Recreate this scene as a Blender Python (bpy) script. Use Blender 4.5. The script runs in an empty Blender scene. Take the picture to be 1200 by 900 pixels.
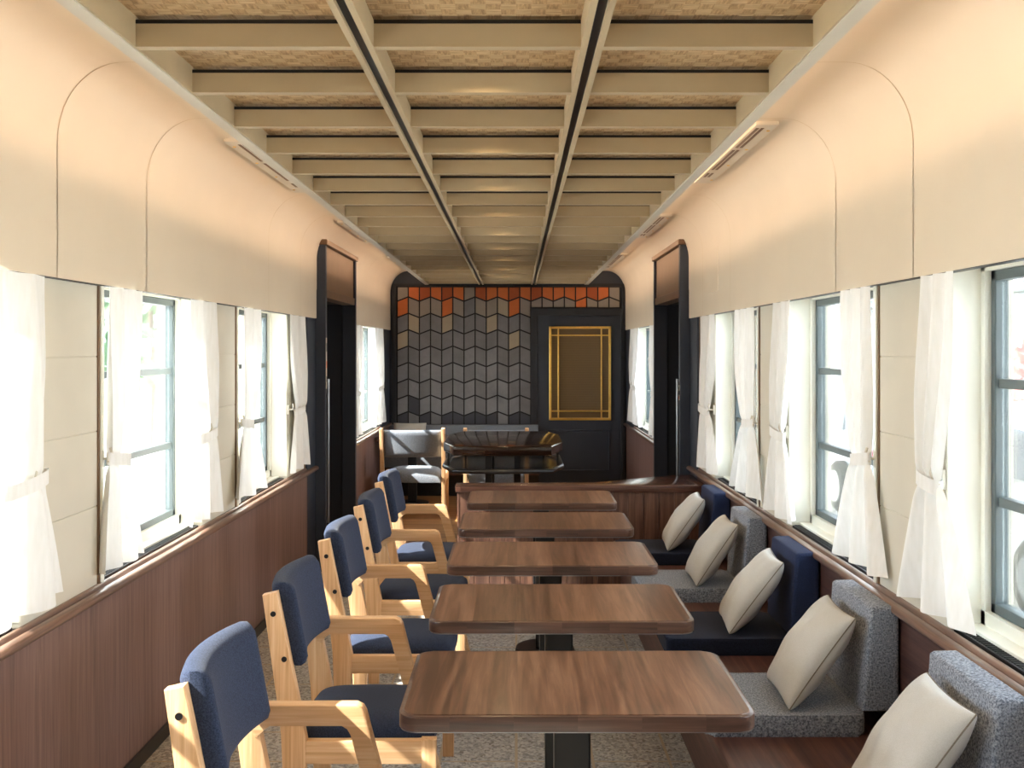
import bpy, bmesh, math, random
from mathutils import Vector, Matrix
random.seed(7)
S = bpy.context.scene
COL = S.collection
PI = math.pi

# ------------------------------------------------------------------ helpers
def lin(c):
    def f(v):
        v /= 255.0
        return v / 12.92 if v <= 0.04045 else ((v + 0.055) / 1.055) ** 2.4
    return (f(c[0]), f(c[1]), f(c[2]), 1.0)

def link(o, parent=None):
    COL.objects.link(o)
    if parent is not None:
        o.parent = parent
    return o

def finish(name, bm, mats, parent=None, smooth=None, loc=None):
    me = bpy.data.meshes.new(name)
    bmesh.ops.recalc_face_normals(bm, faces=bm.faces)
    bm.to_mesh(me)
    bm.free()
    if not isinstance(mats, (list, tuple)):
        mats = [mats]
    for m in mats:
        me.materials.append(m)
    if smooth is not None:
        for p in me.polygons:
            p.use_smooth = True
        if smooth < 180:
            try:
                me.set_sharp_from_angle(angle=math.radians(smooth))
            except Exception:
                pass
    o = bpy.data.objects.new(name, me)
    link(o, parent)
    if loc is not None:
        o.location = loc
    return o

def thing(name, label, cat, loc=(0, 0, 0), rz=0.0, group=None):
    o = bpy.data.objects.new(name, None)
    o.empty_display_size = 0.1
    link(o)
    o.location = loc
    o.rotation_euler = (0, 0, rz)
    o['label'] = label
    o['category'] = cat
    if group:
        o['group'] = group
    return o

def tag(o, label, cat, group=None, kind=None):
    o['label'] = label
    o['category'] = cat
    if group:
        o['group'] = group
    if kind:
        o['kind'] = kind
    return o

def struct(name, label=None, cat=None):
    o = bpy.data.objects.new(name, None)
    o.empty_display_size = 0.1
    link(o)
    o['kind'] = 'structure'
    if label:
        o['label'] = label
    if cat:
        o['category'] = cat
    return o

def copy_tree(o, parent=None):
    c = o.copy()
    COL.objects.link(c)
    c.parent = parent
    for ch in list(o.children):
        copy_tree(ch, c)
    return c

def box(bm, x0, x1, y0, y1, z0, z1, bev=0.0, seg=2, mi=0):
    vs = [bm.verts.new(p) for p in ((x0, y0, z0), (x1, y0, z0), (x1, y1, z0), (x0, y1, z0),
                                    (x0, y0, z1), (x1, y0, z1), (x1, y1, z1), (x0, y1, z1))]
    fs = [bm.faces.new([vs[i] for i in q]) for q in
          ((0, 3, 2, 1), (4, 5, 6, 7), (0, 1, 5, 4), (1, 2, 6, 5), (2, 3, 7, 6), (3, 0, 4, 7))]
    for f in fs:
        f.material_index = mi
    if bev > 0:
        es = list({e for f in fs for e in f.edges})
        r = bmesh.ops.bevel(bm, geom=es, offset=bev, segments=seg, profile=0.5, affect='EDGES')
        for f in r['faces']:
            f.material_index = mi
    return fs

def prism(bm, pts, axis, a0, a1, bev=0.0, seg=2, mi=0):
    """pts: 2D outline; axis 'x','y','z' = extrude axis from a0 to a1"""
    def P(p, a):
        if axis == 'y':
            return (p[0], a, p[1])
        if axis == 'x':
            return (a, p[0], p[1])
        return (p[0], p[1], a)
    v0 = [bm.verts.new(P(p, a0)) for p in pts]
    v1 = [bm.verts.new(P(p, a1)) for p in pts]
    n = len(pts)
    fs = [bm.faces.new(v0), bm.faces.new(list(reversed(v1)))]
    for i in range(n):
        j = (i + 1) % n
        fs.append(bm.faces.new((v0[i], v0[j], v1[j], v1[i])))
    for f in fs:
        f.material_index = mi
    if bev > 0:
        es = [e for e in fs[0].edges] + [e for e in fs[1].edges]
        r = bmesh.ops.bevel(bm, geom=es, offset=bev, segments=seg, profile=0.5, affect='EDGES')
        for f in r['faces']:
            f.material_index = mi
    return fs

def sweep(bm, prof, y0, y1, n=1, closed=True, caps=True):
    """prof: (x,z) points swept along y"""
    rings = []
    for i in range(n + 1):
        y = y0 + (y1 - y0) * i / n
        rings.append([bm.verts.new((p[0], y, p[1])) for p in prof])
    m = len(prof)
    for i in range(n):
        for j in range(m if closed else m - 1):
            k = (j + 1) % m
            bm.faces.new((rings[i][j], rings[i][k], rings[i + 1][k], rings[i + 1][j]))
    if closed and caps:
        bm.faces.new(rings[0])
        bm.faces.new(list(reversed(rings[-1])))

def cyl(bm, c, r, h, axis='z', n=24, r2=None, bev=0.0):
    r2 = r if r2 is None else r2
    def P(a, rr, t):
        u, v = rr * math.cos(a), rr * math.sin(a)
        if axis == 'z':
            return (c[0] + u, c[1] + v, c[2] + t)
        if axis == 'y':
            return (c[0] + u, c[1] + t, c[2] + v)
        return (c[0] + t, c[1] + u, c[2] + v)
    a = [bm.verts.new(P(2 * PI * i / n, r, 0)) for i in range(n)]
    b = [bm.verts.new(P(2 * PI * i / n, r2, h)) for i in range(n)]
    f0 = bm.faces.new(a)
    f1 = bm.faces.new(list(reversed(b)))
    for i in range(n):
        j = (i + 1) % n
        bm.faces.new((a[i], a[j], b[j], b[i]))
    if bev > 0:
        bmesh.ops.bevel(bm, geom=list(f0.edges) + list(f1.edges), offset=bev, segments=2, affect='EDGES')

def tube(bm, pts, r, n=10, closed=False):
    pts = [Vector(p) for p in pts]
    N = len(pts)
    rings = []
    up0 = None
    for i in range(N):
        if closed:
            t = pts[(i + 1) % N] - pts[(i - 1) % N]
        else:
            t = pts[min(i + 1, N - 1)] - pts[max(i - 1, 0)]
        t.normalize()
        ref = up0 if up0 is not None else (Vector((0, 0, 1)) if abs(t.z) < .9 else Vector((1, 0, 0)))
        s = t.cross(ref)
        if s.length < 1e-5:
            s = t.cross(Vector((0, 1, 0)))
        s.normalize()
        u = s.cross(t).normalized()
        up0 = u
        rings.append([bm.verts.new(pts[i] + r * (math.cos(2 * PI * k / n) * s + math.sin(2 * PI * k / n) * u)) for k in range(n)])
    for i in range(N if closed else N - 1):
        a, b = rings[i], rings[(i + 1) % N]
        for k in range(n):
            bm.faces.new((a[k], a[(k + 1) % n], b[(k + 1) % n], b[k]))
    if not closed:
        bm.faces.new(rings[0])
        bm.faces.new(list(reversed(rings[-1])))

def rrect(x0, x1, y0, y1, r, n=6):
    pts = []
    for cx, cy, a0 in ((x1 - r, y1 - r, 0), (x0 + r, y1 - r, PI / 2), (x0 + r, y0 + r, PI), (x1 - r, y0 + r, 3 * PI / 2)):
        for i in range(n + 1):
            a = a0 + PI / 2 * i / n
            pts.append((cx + r * math.cos(a), cy + r * math.sin(a)))
    return pts

def new_bm():
    return bmesh.new()

# ------------------------------------------------------------------ materials
class NT:
    def __init__(self, name):
        self.m = bpy.data.materials.new(name)
        self.m.use_nodes = True
        self.t = self.m.node_tree
        self.t.nodes.clear()
        self.out = self.t.nodes.new('ShaderNodeOutputMaterial')
        self.b = self.t.nodes.new('ShaderNodeBsdfPrincipled')
        self.t.links.new(self.b.outputs[0], self.out.inputs[0])
    def n(self, kind, **kw):
        nd = self.t.nodes.new(kind)
        for k, v in kw.items():
            if k.startswith('i_'):
                key = k[2:].replace('_', ' ')
                nd.inputs[key].default_value = v
            else:
                setattr(nd, k, v)
        return nd
    def l(self, a, b):
        self.t.links.new(a, b)
    def coords(self, scale=(1, 1, 1), rot=(0, 0, 0), rand=0.0, space='Object'):
        tc = self.n('ShaderNodeTexCoord')
        mp = self.n('ShaderNodeMapping')
        mp.inputs['Scale'].default_value = scale
        mp.inputs['Rotation'].default_value = rot
        self.l(tc.outputs[space], mp.inputs['Vector'])
        if rand:
            oi = self.n('ShaderNodeObjectInfo')
            mu = self.n('ShaderNodeMath', operation='MULTIPLY')
            mu.inputs[1].default_value = rand
            self.l(oi.outputs['Random'], mu.inputs[0])
            cm = self.n('ShaderNodeCombineXYZ')
            for i in range(3):
                self.l(mu.outputs[0], cm.inputs[i])
            self.l(cm.outputs[0], mp.inputs['Location'])
        return mp.outputs[0]
    def ramp(self, fac, stops):
        r = self.n('ShaderNodeValToRGB')
        e = r.color_ramp.elements
        while len(e) < len(stops):
            e.new(0.5)
        for i, (p, c) in enumerate(stops):
            e[i].position = p
            e[i].color = c
        self.l(fac, r.inputs[0])
        return r.outputs[0]
    def noise(self, vec, scale, detail=3, rough=.5, dist=0.0):
        nd = self.n('ShaderNodeTexNoise')
        nd.inputs['Scale'].default_value = scale
        nd.inputs['Detail'].default_value = detail
        nd.inputs['Roughness'].default_value = rough
        nd.inputs['Distortion'].default_value = dist
        self.l(vec, nd.inputs['Vector'])
        return nd.outputs['Fac']
    def mix(self, fac, a, b, mode='MIX'):
        m = self.n('ShaderNodeMix', data_type='RGBA', blend_type=mode)
        for sock, v in ((m.inputs[0], fac), (m.inputs[6], a), (m.inputs[7], b)):
            if hasattr(v, 'is_output') or isinstance(v, bpy.types.NodeSocket):
                self.l(v, sock)
            else:
                sock.default_value = v
        return m.outputs[2]
    def bump(self, h, strength=.2, dist=.002):
        b = self.n('ShaderNodeBump')
        b.inputs['Strength'].default_value = strength
        b.inputs['Distance'].default_value = dist
        self.l(h, b.inputs['Height'])
        self.l(b.outputs[0], self.b.inputs['Normal'])
    def set(self, color=None, rough=None, metal=None, spec=None, coat=None):
        if color is not None:
            if isinstance(color, bpy.types.NodeSocket):
                self.l(color, self.b.inputs['Base Color'])
            else:
                self.b.inputs['Base Color'].default_value = color
        if rough is not None:
            self.b.inputs['Roughness'].default_value = rough
        if metal is not None:
            self.b.inputs['Metallic'].default_value = metal
        if spec is not None:
            self.b.inputs['Specular IOR Level'].default_value = spec
        if coat is not None:
            self.b.inputs['Coat Weight'].default_value = coat
            self.b.inputs['Coat Roughness'].default_value = .12
        return self.m

def paint(name, c, rough=.5, var=.04, scale=6.0, metal=0.0, spec=.5, coat=None):
    t = NT(name)
    v = t.coords()
    f = t.noise(v, scale, 4)
    c = lin(c)
    lo = tuple(x * (1 - var) for x in c[:3]) + (1,)
    hi = tuple(min(1, x * (1 + var)) for x in c[:3]) + (1,)
    return t.set(t.ramp(f, [(.3, lo), (.7, hi)]), rough, metal, spec, coat)

def wood(name, c_dark, c_mid, c_light, axis='x', fine=1.0, rough=.4, boards=None, board_axis=None, rand=0.0, coat=None, contrast=1.0, bump=.08):
    """grain runs along `axis`; boards = board width along board_axis, with per-board tone"""
    t = NT(name)
    along, across = 0.55, 9.0 * fine
    sc = {'x': (along, across, across), 'y': (across, along, across), 'z': (across, across, along)}[axis]
    v = t.coords(sc, rand=rand)
    vv = v
    if boards:
        base = t.coords((1, 1, 1), rand=0)
        sp = t.n('ShaderNodeSeparateXYZ')
        t.l(base, sp.inputs[0])
        mu = t.n('ShaderNodeMath', operation='MULTIPLY')
        mu.inputs[1].default_value = 1.0 / boards
        t.l(sp.outputs['XYZ'.index((board_axis or 'x').upper())], mu.inputs[0])
        fl = t.n('ShaderNodeMath', operation='FLOOR')
        t.l(mu.outputs[0], fl.inputs[0])
        idx = fl.outputs[0]
        if rand:
            oi = t.n('ShaderNodeObjectInfo')
            m3 = t.n('ShaderNodeMath', operation='MULTIPLY_ADD')
            m3.inputs[1].default_value = 91.7
            t.l(oi.outputs['Random'], m3.inputs[0])
            t.l(idx, m3.inputs[2])
            idx = m3.outputs[0]
        wn = t.n('ShaderNodeTexWhiteNoise', noise_dimensions='1D')
        t.l(idx, wn.inputs['W'])
        tone = wn.outputs['Value']
        ad = t.n('ShaderNodeVectorMath', operation='MULTIPLY_ADD')
        ad.inputs[1].default_value = (7.3, 5.1, 9.7)
        t.l(wn.outputs['Color'], ad.inputs[0])
        t.l(v, ad.inputs[2])
        vv = ad.outputs[0]
    big = t.noise(vv, 1.0, 2, .5, .6)
    wv = t.n('ShaderNodeTexNoise')
    wv.inputs['Scale'].default_value = 4.0
    wv.inputs['Detail'].default_value = 6
    wv.inputs['Roughness'].default_value = .62
    wv.inputs['Distortion'].default_value = 1.2
    t.l(vv, wv.inputs['Vector'])
    # cathedral rings from the large noise
    ml = t.n('ShaderNodeMath', operation='MULTIPLY')
    ml.inputs[1].default_value = 26.0
    t.l(big, ml.inputs[0])
    sn = t.n('ShaderNodeMath', operation='SINE')
    t.l(ml.outputs[0], sn.inputs[0])
    m2 = t.n('ShaderNodeMath', operation='MULTIPLY_ADD')
    m2.inputs[1].default_value = .13 * contrast
    t.l(sn.outputs[0], m2.inputs[0])
    t.l(wv.outputs['Fac'], m2.inputs[2])
    fac = m2.outputs[0]
    if boards:
        m4 = t.n('ShaderNodeMath', operation='MULTIPLY_ADD')
        m4.inputs[1].default_value = .34 * contrast
        t.l(tone, m4.inputs[0])
        m5 = t.n('ShaderNodeMath', operation='SUBTRACT')
        m5.inputs[1].default_value = .17 * contrast
        t.l(fac, m4.inputs[2])
        t.l(m4.outputs[0], m5.inputs[0])
        fac = m5.outputs[0]
    col = t.ramp(fac, [(.5 - .28, lin(c_dark)), (.5, lin(c_mid)), (.5 + .28, lin(c_light))])
    t.bump(fac, bump, .001)
    return t.set(col, rough, 0, .5, coat)

M = {}
M['cream'] = paint('cream wall panel', (224, 211, 190), .62, .02, 3)
M['cream_frame'] = paint('cream window frame', (233, 231, 219), .45, .02, 5)
M['pier'] = paint('cream pier boards', (214, 208, 192), .5, .03, 5)
M['seam'] = paint('cream seam', (206, 186, 150), .7)
M['beam'] = paint('beam cream paint', (188, 169, 136), .5, .03, 8)
M['beam_edge'] = paint('pale edge paint', (214, 208, 194), .45, .03, 8)
M['black'] = paint('black metal', (22, 22, 24), .4, .1)
M['blackgloss'] = paint('gloss black metal', (20, 21, 23), .2, .1)
M['charcoal'] = paint('charcoal panel', (46, 53, 66), .5, .05, 5)
M['charcoal_dark'] = paint('dark vestibule', (34, 38, 46), .6, .05, 5)
M['bronze'] = paint('bronze metal', (120, 96, 74), .42, .05, 8, metal=.6)
M['brownfill'] = paint('bronze panel', (140, 112, 86), .5, .05, 8, metal=.25)
M['brass'] = paint('brass', (240, 200, 110), .28, .06, 30, metal=1.0)
M['steel'] = paint('brushed steel', (150, 152, 155), .3, .05, 30, metal=.9)
M['darksteel'] = paint('dark steel', (84, 88, 94), .28, .05, 30, metal=.8)
M['sash'] = paint('grey sash metal', (82, 92, 94), .4, .04)
M['grout'] = paint('dark grout', (38, 39, 43), .8)
M['rubber'] = paint('black rubber', (28, 28, 28), .8)
M['walnut_table'] = wood('walnut table top', (78, 54, 42), (112, 80, 63), (142, 108, 87), 'y', 1.0, .30, .15, 'x', 40.0, coat=.2, contrast=.85)
M['walnut_edge'] = wood('walnut edge', (58, 40, 34), (84, 60, 50), (110, 82, 68), 'x', 1.4, .3, .16, 'x', 40.0, coat=.3, contrast=.6)
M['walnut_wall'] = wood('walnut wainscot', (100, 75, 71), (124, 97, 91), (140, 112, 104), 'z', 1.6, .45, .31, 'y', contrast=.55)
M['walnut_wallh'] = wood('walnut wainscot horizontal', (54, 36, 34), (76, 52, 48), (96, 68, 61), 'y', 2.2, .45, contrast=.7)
M['walnut_rail'] = wood('walnut rail', (84, 62, 52), (114, 86, 72), (140, 110, 94), 'y', 1.5, .32, contrast=.8, coat=.3)
M['walnut_cap'] = wood('walnut counter cap', (60, 38, 32), (90, 60, 50), (116, 82, 68), 'x', 1.2, .22, contrast=.7, coat=.4)
M['walnut_plank'] = wood('walnut planks', (72, 48, 40), (100, 70, 57), (128, 92, 74), 'z', 1.2, .42, .102, 'x', contrast=.8)
M['walnut_base'] = wood('walnut bench base', (58, 34, 29), (84, 52, 44), (106, 70, 58), 'y', 1.4, .42)
M['darkwood'] = wood('dark polished wood', (26, 16, 13), (44, 28, 22), (60, 40, 31), 'x', 1.2, .10, coat=.5, contrast=.6, bump=.005)
M['ash'] = wood('light ash wood', (204, 156, 108), (226, 182, 136), (240, 206, 164), 'z', 2.2, .4, rand=20.0, contrast=.6)
M['ash_x'] = wood('light ash wood arm', (204, 156, 108), (226, 182, 136), (240, 206, 164), 'x', 2.2, .4, rand=20.0, contrast=.6)
M['floorwood'] = wood('oak floor', (120, 80, 46), (162, 114, 68), (190, 142, 92), 'x', 1.3, .35, .12, 'y')

def fabric(name, c1, c2, c3=None, scale=420, rough=.95, contrast=(.38, .62), sheen=.15):
    t = NT(name)
    v = t.coords()
    f = t.noise(v, scale, 2, .7)
    big = t.noise(v, 9, 3)
    col = t.ramp(f, [(contrast[0], lin(c1)), (contrast[1], lin(c2))])
    if c3:
        col = t.mix(t.ramp(big, [(.35, (0, 0, 0, 1)), (.7, (.35, .35, .35, 1))]), col, lin(c3))
    t.bump(f, .35, .0015)
    m = t.set(col, rough, 0, .2)
    t.b.inputs['Sheen Weight'].default_value = sheen
    t.b.inputs['Sheen Roughness'].default_value = .5
    return m
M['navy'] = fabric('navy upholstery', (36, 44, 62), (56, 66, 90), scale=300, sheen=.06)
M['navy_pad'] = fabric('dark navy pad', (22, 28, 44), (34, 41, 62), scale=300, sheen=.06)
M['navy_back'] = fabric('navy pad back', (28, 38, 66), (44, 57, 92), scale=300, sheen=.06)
M['grey'] = fabric('heather grey', (82, 90, 104), (164, 173, 188), scale=170, contrast=(.36, .64))
M['greych'] = fabric('grey chair cloth', (104, 110, 120), (146, 153, 164), scale=220)
M['beige'] = fabric('beige pillow', (190, 190, 186), (203, 203, 200), (182, 178, 169), scale=500, sheen=.05)
M['piping'] = fabric('piping', (120, 112, 98), (140, 132, 118))

# curtain: thin cloth that lets light through
def mk_curtain():
    t = NT('white sheer curtain')
    v = t.coords((1, 1, .15))
    f = t.noise(v, 60, 2)
    col = t.ramp(f, [(.3, lin((240, 241, 238))), (.7, lin((247, 248, 247)))])
    t.set(col, .9, 0, .1)
    tr = t.n('ShaderNodeBsdfTranslucent')
    t.l(col, tr.inputs['Color'])
    mx = t.n('ShaderNodeMixShader')
    mx.inputs[0].default_value = .07
    t.l(t.b.outputs[0], mx.inputs[1])
    t.l(tr.outputs[0], mx.inputs[2])
    t.l(mx.outputs[0], t.out.inputs[0])
    return t.m
M['curtain'] = mk_curtain()

def mk_glass(name, tint=(1, 1, 1, 1), rough=0.02):
    t = NT(name)
    tr = t.n('ShaderNodeBsdfTransparent')
    tr.inputs[0].default_value = tint
    gl = t.n('ShaderNodeBsdfGlossy')
    gl.inputs['Roughness'].default_value = rough
    fr = t.n('ShaderNodeFresnel')
    fr.inputs['IOR'].default_value = 1.45
    # small smudges so the pane is a procedural surface
    v = t.coords()
    f = t.noise(v, 3.0, 2)
    ml = t.n('ShaderNodeMath', operation='MULTIPLY')
    t.l(fr.outputs[0], ml.inputs[0])
    mr = t.n('ShaderNodeMapRange')
    mr.inputs['To Min'].default_value = .6
    mr.inputs['To Max'].default_value = .9
    t.l(f, mr.inputs['Value'])
    t.l(mr.outputs[0], ml.inputs[1])
    mx = t.n('ShaderNodeMixShader')
    t.l(ml.outputs[0], mx.inputs[0])
    t.l(tr.outputs[0], mx.inputs[1])
    t.l(gl.outputs[0], mx.inputs[2])
    t.l(mx.outputs[0], t.out.inputs[0])
    return t.m
M['glass'] = mk_glass('window glass', (.97, .985, .985, 1))

def mk_ribbed():
    t = NT('brown ribbed glass')
    v = t.coords((1, 1, 1))
    w = t.n('ShaderNodeTexWave', wave_type='BANDS', bands_direction='Z')
    w.inputs['Scale'].default_value = 16.0
    w.inputs['Distortion'].default_value = .4
    t.l(v, w.inputs['Vector'])
    col = t.ramp(w.outputs['Fac'], [(.2, lin((98, 78, 50))), (.8, lin((120, 96, 62)))])
    t.bump(w.outputs['Fac'], .3, .002)
    return t.set(col, .3, 0, .5)
M['ribbed'] = mk_ribbed()

def mk_tile(name, c, var=.12):
    t = NT(name)
    v = t.coords(rand=0)
    f = t.noise(v, 5, 5, .65)
    c = lin(c)
    lo = tuple(x * (1 - var) for x in c[:3]) + (1,)
    hi = tuple(min(1, x * (1 + var)) for x in c[:3]) + (1,)
    t.bump(f, .15, .002)
    return t.set(t.ramp(f, [(.3, lo), (.7, hi)]), .55, 0, .4)
TILE = {
    'o': mk_tile('orange tile', (214, 114, 62), .06), 'O': mk_tile('burnt orange tile', (178, 88, 50), .08),
    't': mk_tile('tan tile', (172, 158, 136), .05), 'g': mk_tile('warm grey tile', (150, 141, 130), .08),
    'm': mk_tile('grey tile', (122, 122, 126), .14), 'n': mk_tile('cool grey tile', (133, 135, 140), .18),
    'd': mk_tile('dark slate tile', (72, 74, 82), .1)}

def mk_terrazzo():
    t = NT('speckled stone floor tiles')
    v = t.coords()
    vo = t.n('ShaderNodeTexVoronoi')
    vo.inputs['Scale'].default_value = 95
    t.l(v, vo.inputs['Vector'])
    sp = t.n('ShaderNodeSeparateColor')
    t.l(vo.outputs['Color'], sp.inputs[0])
    col = t.ramp(sp.outputs[0], [(.0, lin((128, 124, 120))), (.45, lin((172, 168, 162))), (.8, lin((196, 192, 184))), (.97, lin((120, 110, 98)))])
    br = t.n('ShaderNodeTexBrick')
    br.inputs['Scale'].default_value = 1.0
    br.inputs['Mortar Size'].default_value = .006
    br.inputs['Brick Width'].default_value = .3
    br.inputs['Row Height'].default_value = .3
    br.offset = 0.0
    t.l(v, br.inputs['Vector'])
    c2 = t.mix(br.outputs['Fac'], col, lin((178, 158, 130)))
    return t.set(c2, .5, 0, .4)
M['terrazzo'] = mk_terrazzo()

def mk_bamboo():
    t = NT('woven bamboo ceiling')
    v = t.coords((1, 1, 1), (0, 0, .0))
    ck = t.n('ShaderNodeTexChecker')
    ck.inputs['Scale'].default_value = 26
    t.l(v, ck.inputs['Vector'])
    n1 = t.noise(t.coords((4, 60, 1)), 3.2, 3, .6)
    n2 = t.noise(t.coords((60, 9, 1)), 3.0, 3, .6)
    nm = t.mix(ck.outputs['Fac'], t.ramp(n1, [(.3, lin((164, 132, 92))), (.7, lin((224, 196, 152)))]),
               t.ramp(n2, [(.3, lin((148, 116, 78))), (.7, lin((208, 174, 130)))]))
    t.bump(ck.outputs['Fac'], .4, .003)
    return t.set(nm, .55, 0, .4)
M['bamboo'] = mk_bamboo()

# ------------------------------------------------------------------ dimensions (camera at x=0, y=0; y runs down the carriage)
EYE = 1.612
WL, WR = -1.478, 1.282
PITCH = 0.861
YB, YE = -1.3, 11.5
def wx(s, o):            # point at offset o inwards from the window plane of side s
    return (WL + o) if s < 0 else (WR - o)
def bxo(bm, s, o0, o1, y0, y1, z0, z1, bev=0.0, mi=0):
    a, b = wx(s, o0), wx(s, o1)
    return box(bm, min(a, b), max(a, b), y0, y1, z0, z1, bev, 2, mi)
SIDE = {-1: 'left', 1: 'right'}
WIN = [(0.076, 1.246), (1.798, 2.968), (3.52, 4.69), (5.242, 6.412), (8.95, 10.75)]
ZS, ZH = 0.80, 1.885      # sill and head of the windows
D0, D1 = 7.23, 8.62      # side door

# ------------------------------------------------------------------ floor
fl = struct('floor', 'speckled stone tile floor turning to oak boards beyond the partition', 'floor')
bm = new_bm(); box(bm, -1.7, 1.5, YB, 6.62, -.06, 0); finish('stone_tiles', bm, M['terrazzo'], fl)
bm = new_bm(); box(bm, -2.2, 2.0, 6.62, YE + .1, -.06, 0); finish('oak_boards', bm, M['floorwood'], fl)

# ------------------------------------------------------------------ side walls
def cove_profile(s):
    pts = [(wx(s, .03), 1.84), (wx(s, .03), 2.27)]
    n = 14
    cx, cz = wx(s, .03 + .21), 2.27
    for i in range(1, n + 1):
        a = PI / 2 * i / n
        pts.append((cx + s * .21 * math.cos(a), cz + .25 * math.sin(a)))
    pts.append((wx(s, .62), 2.52))
    return pts

def shell(s, y0, y1, t=.02):
    """cove panel with thickness, swept along y"""
    p = cove_profile(s)
    q = []
    for i, (x, z) in enumerate(p):
        a = p[max(i - 1, 0)]; b = p[min(i + 1, len(p) - 1)]
        dx, dz = b[0] - a[0], b[1] - a[1]
        L = math.hypot(dx, dz)
        nx, nz = (dz / L, -dx / L)
        if nx * s < 0 and abs(nx) > abs(nz): nx, nz = -nx, -nz
        if abs(nz) >= abs(nx) and nz < 0: nx, nz = -nx, -nz
        q.append((x + nx * t, z + nz * t))
    bm = new_bm()
    sweep(bm, p + list(reversed(q)), y0, y1)
    return bm

for s in (-1, 1):
    side = SIDE[s]
    w = struct('wall_' + side, ('cream coved upper wall over walnut wainscot on the ' + side + ' side'), 'wall')
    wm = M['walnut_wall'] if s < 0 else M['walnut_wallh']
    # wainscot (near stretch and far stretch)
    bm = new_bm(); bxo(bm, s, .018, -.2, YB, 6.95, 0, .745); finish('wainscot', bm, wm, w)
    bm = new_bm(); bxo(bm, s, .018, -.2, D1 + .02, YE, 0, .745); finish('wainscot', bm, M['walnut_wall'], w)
    # cove above, in two lengths, split by the door head
    for (a, b) in ((YB, D0 - .01), (D1 + .01, YE)):
        finish('cove_panel', shell(s, a, b), M['cream'], w, smooth=40)
    bm = shell(s, D0 - .01, D1 + .01)
    for v in bm.verts:      # over the door the cove starts higher
        if v.co.z < 2.05: v.co.z = 2.05
    finish('cove_panel', bm, M['cream'], w, smooth=40)
    # solid outer wall behind the cove and roof side
    bm = new_bm(); bxo(bm, s, 0.0, -.2, YB, D0 - .02, ZH, 2.6); bxo(bm, s, 0.0, -.2, D1 + .02, YE, ZH, 2.6)
    bxo(bm, s, -.42, -.5, D0 - .3, D1 + .3, 0, 2.6)
    finish('outer_skin', bm, M['cream'], w)
    # piers between the windows: cream boards with three joints
    edges = [YB] + [e for wn in WIN[:4] for e in wn] + [6.95]
    piers = [(edges[i], edges[i + 1]) for i in range(0, len(edges), 2)]
    for (a, b) in piers:
        bm = new_bm()
        zz = [ZS - .02, 1.0625, 1.325, 1.588, ZH]
        for i in range(4):
            bxo(bm, s, 0, -.2, a, b, zz[i] + .0015, zz[i + 1] - .0015, .0015)
        bxo(bm, s, -.004, -.196, a + .003, b - .003, ZS - .02, ZH)
        finish('pier_panel', bm, M['pier'], w)
        bm = new_bm()
        bxo(bm, s, .006, -.004, b - .010, b + .003, ZS - .015, ZH, .002)
        finish('pier_batten', bm, M['bronze'], w)
        bm = new_bm()
        bxo(bm, s, .010, -.006, b + .003, b + .03, ZS - .015, ZH, .002)
        finish('pier_batten', bm, M['cream_frame'], w)
    # charcoal panels beside the doors and at the far end
    bm = new_bm(); bxo(bm, s, .02, -.2, 6.95, D0, 0, 1.846, .003); finish('charcoal_panel', bm, M['charcoal'], w)
    bm = new_bm(); bxo(bm, s, .02, -.2, D1, 8.95, .77, 1.846, .003); finish('charcoal_panel', bm, M['charcoal'], w)
    bm = new_bm(); bxo(bm, s, .02, -.2, 10.75, YE, .77, 1.846, .003); finish('charcoal_panel', bm, M['charcoal'], w)
    # panel seams that follow the curve of the cove
    for y, zlo in ((3.14, 1.84), (3.9, 1.84), (5.82, 1.84), (6.68, 1.84), (9.6, 1.84)):
        p = cove_profile(s)
        bm = new_bm()
        prof = [(x - s * .001, z - .0005) for x, z in p]
        rings = [[bm.verts.new((x, yy, z)) for x, z in prof] for yy in (y - .0018, y + .0018)]
        for j in range(len(prof) - 1):
            bm.faces.new((rings[0][j], rings[0][j + 1], rings[1][j + 1], rings[1][j]))
        r = bmesh.ops.solidify(bm, geom=bm.faces[:], thickness=.001)
        finish('panel_seam', bm, M['seam'], w, smooth=60)
    # dark curtain slot under the cove
    bm = new_bm()
    bxo(bm, s, .026, -.004, YB, 6.95, 1.838, 1.846); bxo(bm, s, .026, -.004, 8.95, 10.75, 1.838, 1.846)
    tr = finish('trim_%d' % (1 if s < 0 else 2), bm, M['black']); tr['kind'] = 'structure'
    # handrail cap: rounded nose, bead and groove
    def capprof():
        pr = [(-.03, .742)]
        pr += [(.028, .742)]
        for i in range(9):
            a = -PI / 2 + PI * i / 8
            pr.append((.034 + .019 * math.cos(a), .759 + .017 * math.sin(a)))
        pr += [(.024, .776), (.022, .771), (.018, .771)]
        for i in range(7):
            a = PI * i / 6
            pr.append((.004 + .013 * math.cos(a), .776 + .012 * math.sin(a)))
        pr += [(-.012, .775), (-.03, .775)]
        return [(wx(s, o), z) for o, z in pr]
    cap = struct('trim_%d' % (3 if s < 0 else 4), 'rounded walnut rail cap under the %s windows' % side, 'rail')
    for (a, b) in ((YB, 7.19), (D1 + .03, YE - .02)):
        bm = new_bm(); sweep(bm, capprof(), a, b, 1)
        finish('rail', bm, M['walnut_rail'], cap, smooth=40)
    bm = new_bm()
    for (a, b) in WIN:
        bxo(bm, s, -.014, -.05, a + .05, b - .02, .77, .79)
        n = int((b - a) / .014)
        for i in range(n):
            y = a + .05 + (b - a - .07) * i / n
            bxo(bm, s, -.02, -.046, y, y + .005, .79, .793)
    finish('vent_grille', bm, M['black'], cap)
    # baseboard
    bm = new_bm(); bxo(bm, s, .028, .018, YB, 6.95, 0, .06, .002); bxo(bm, s, .028, .018, D1 + .02, YE, 0, .06, .002)
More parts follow.
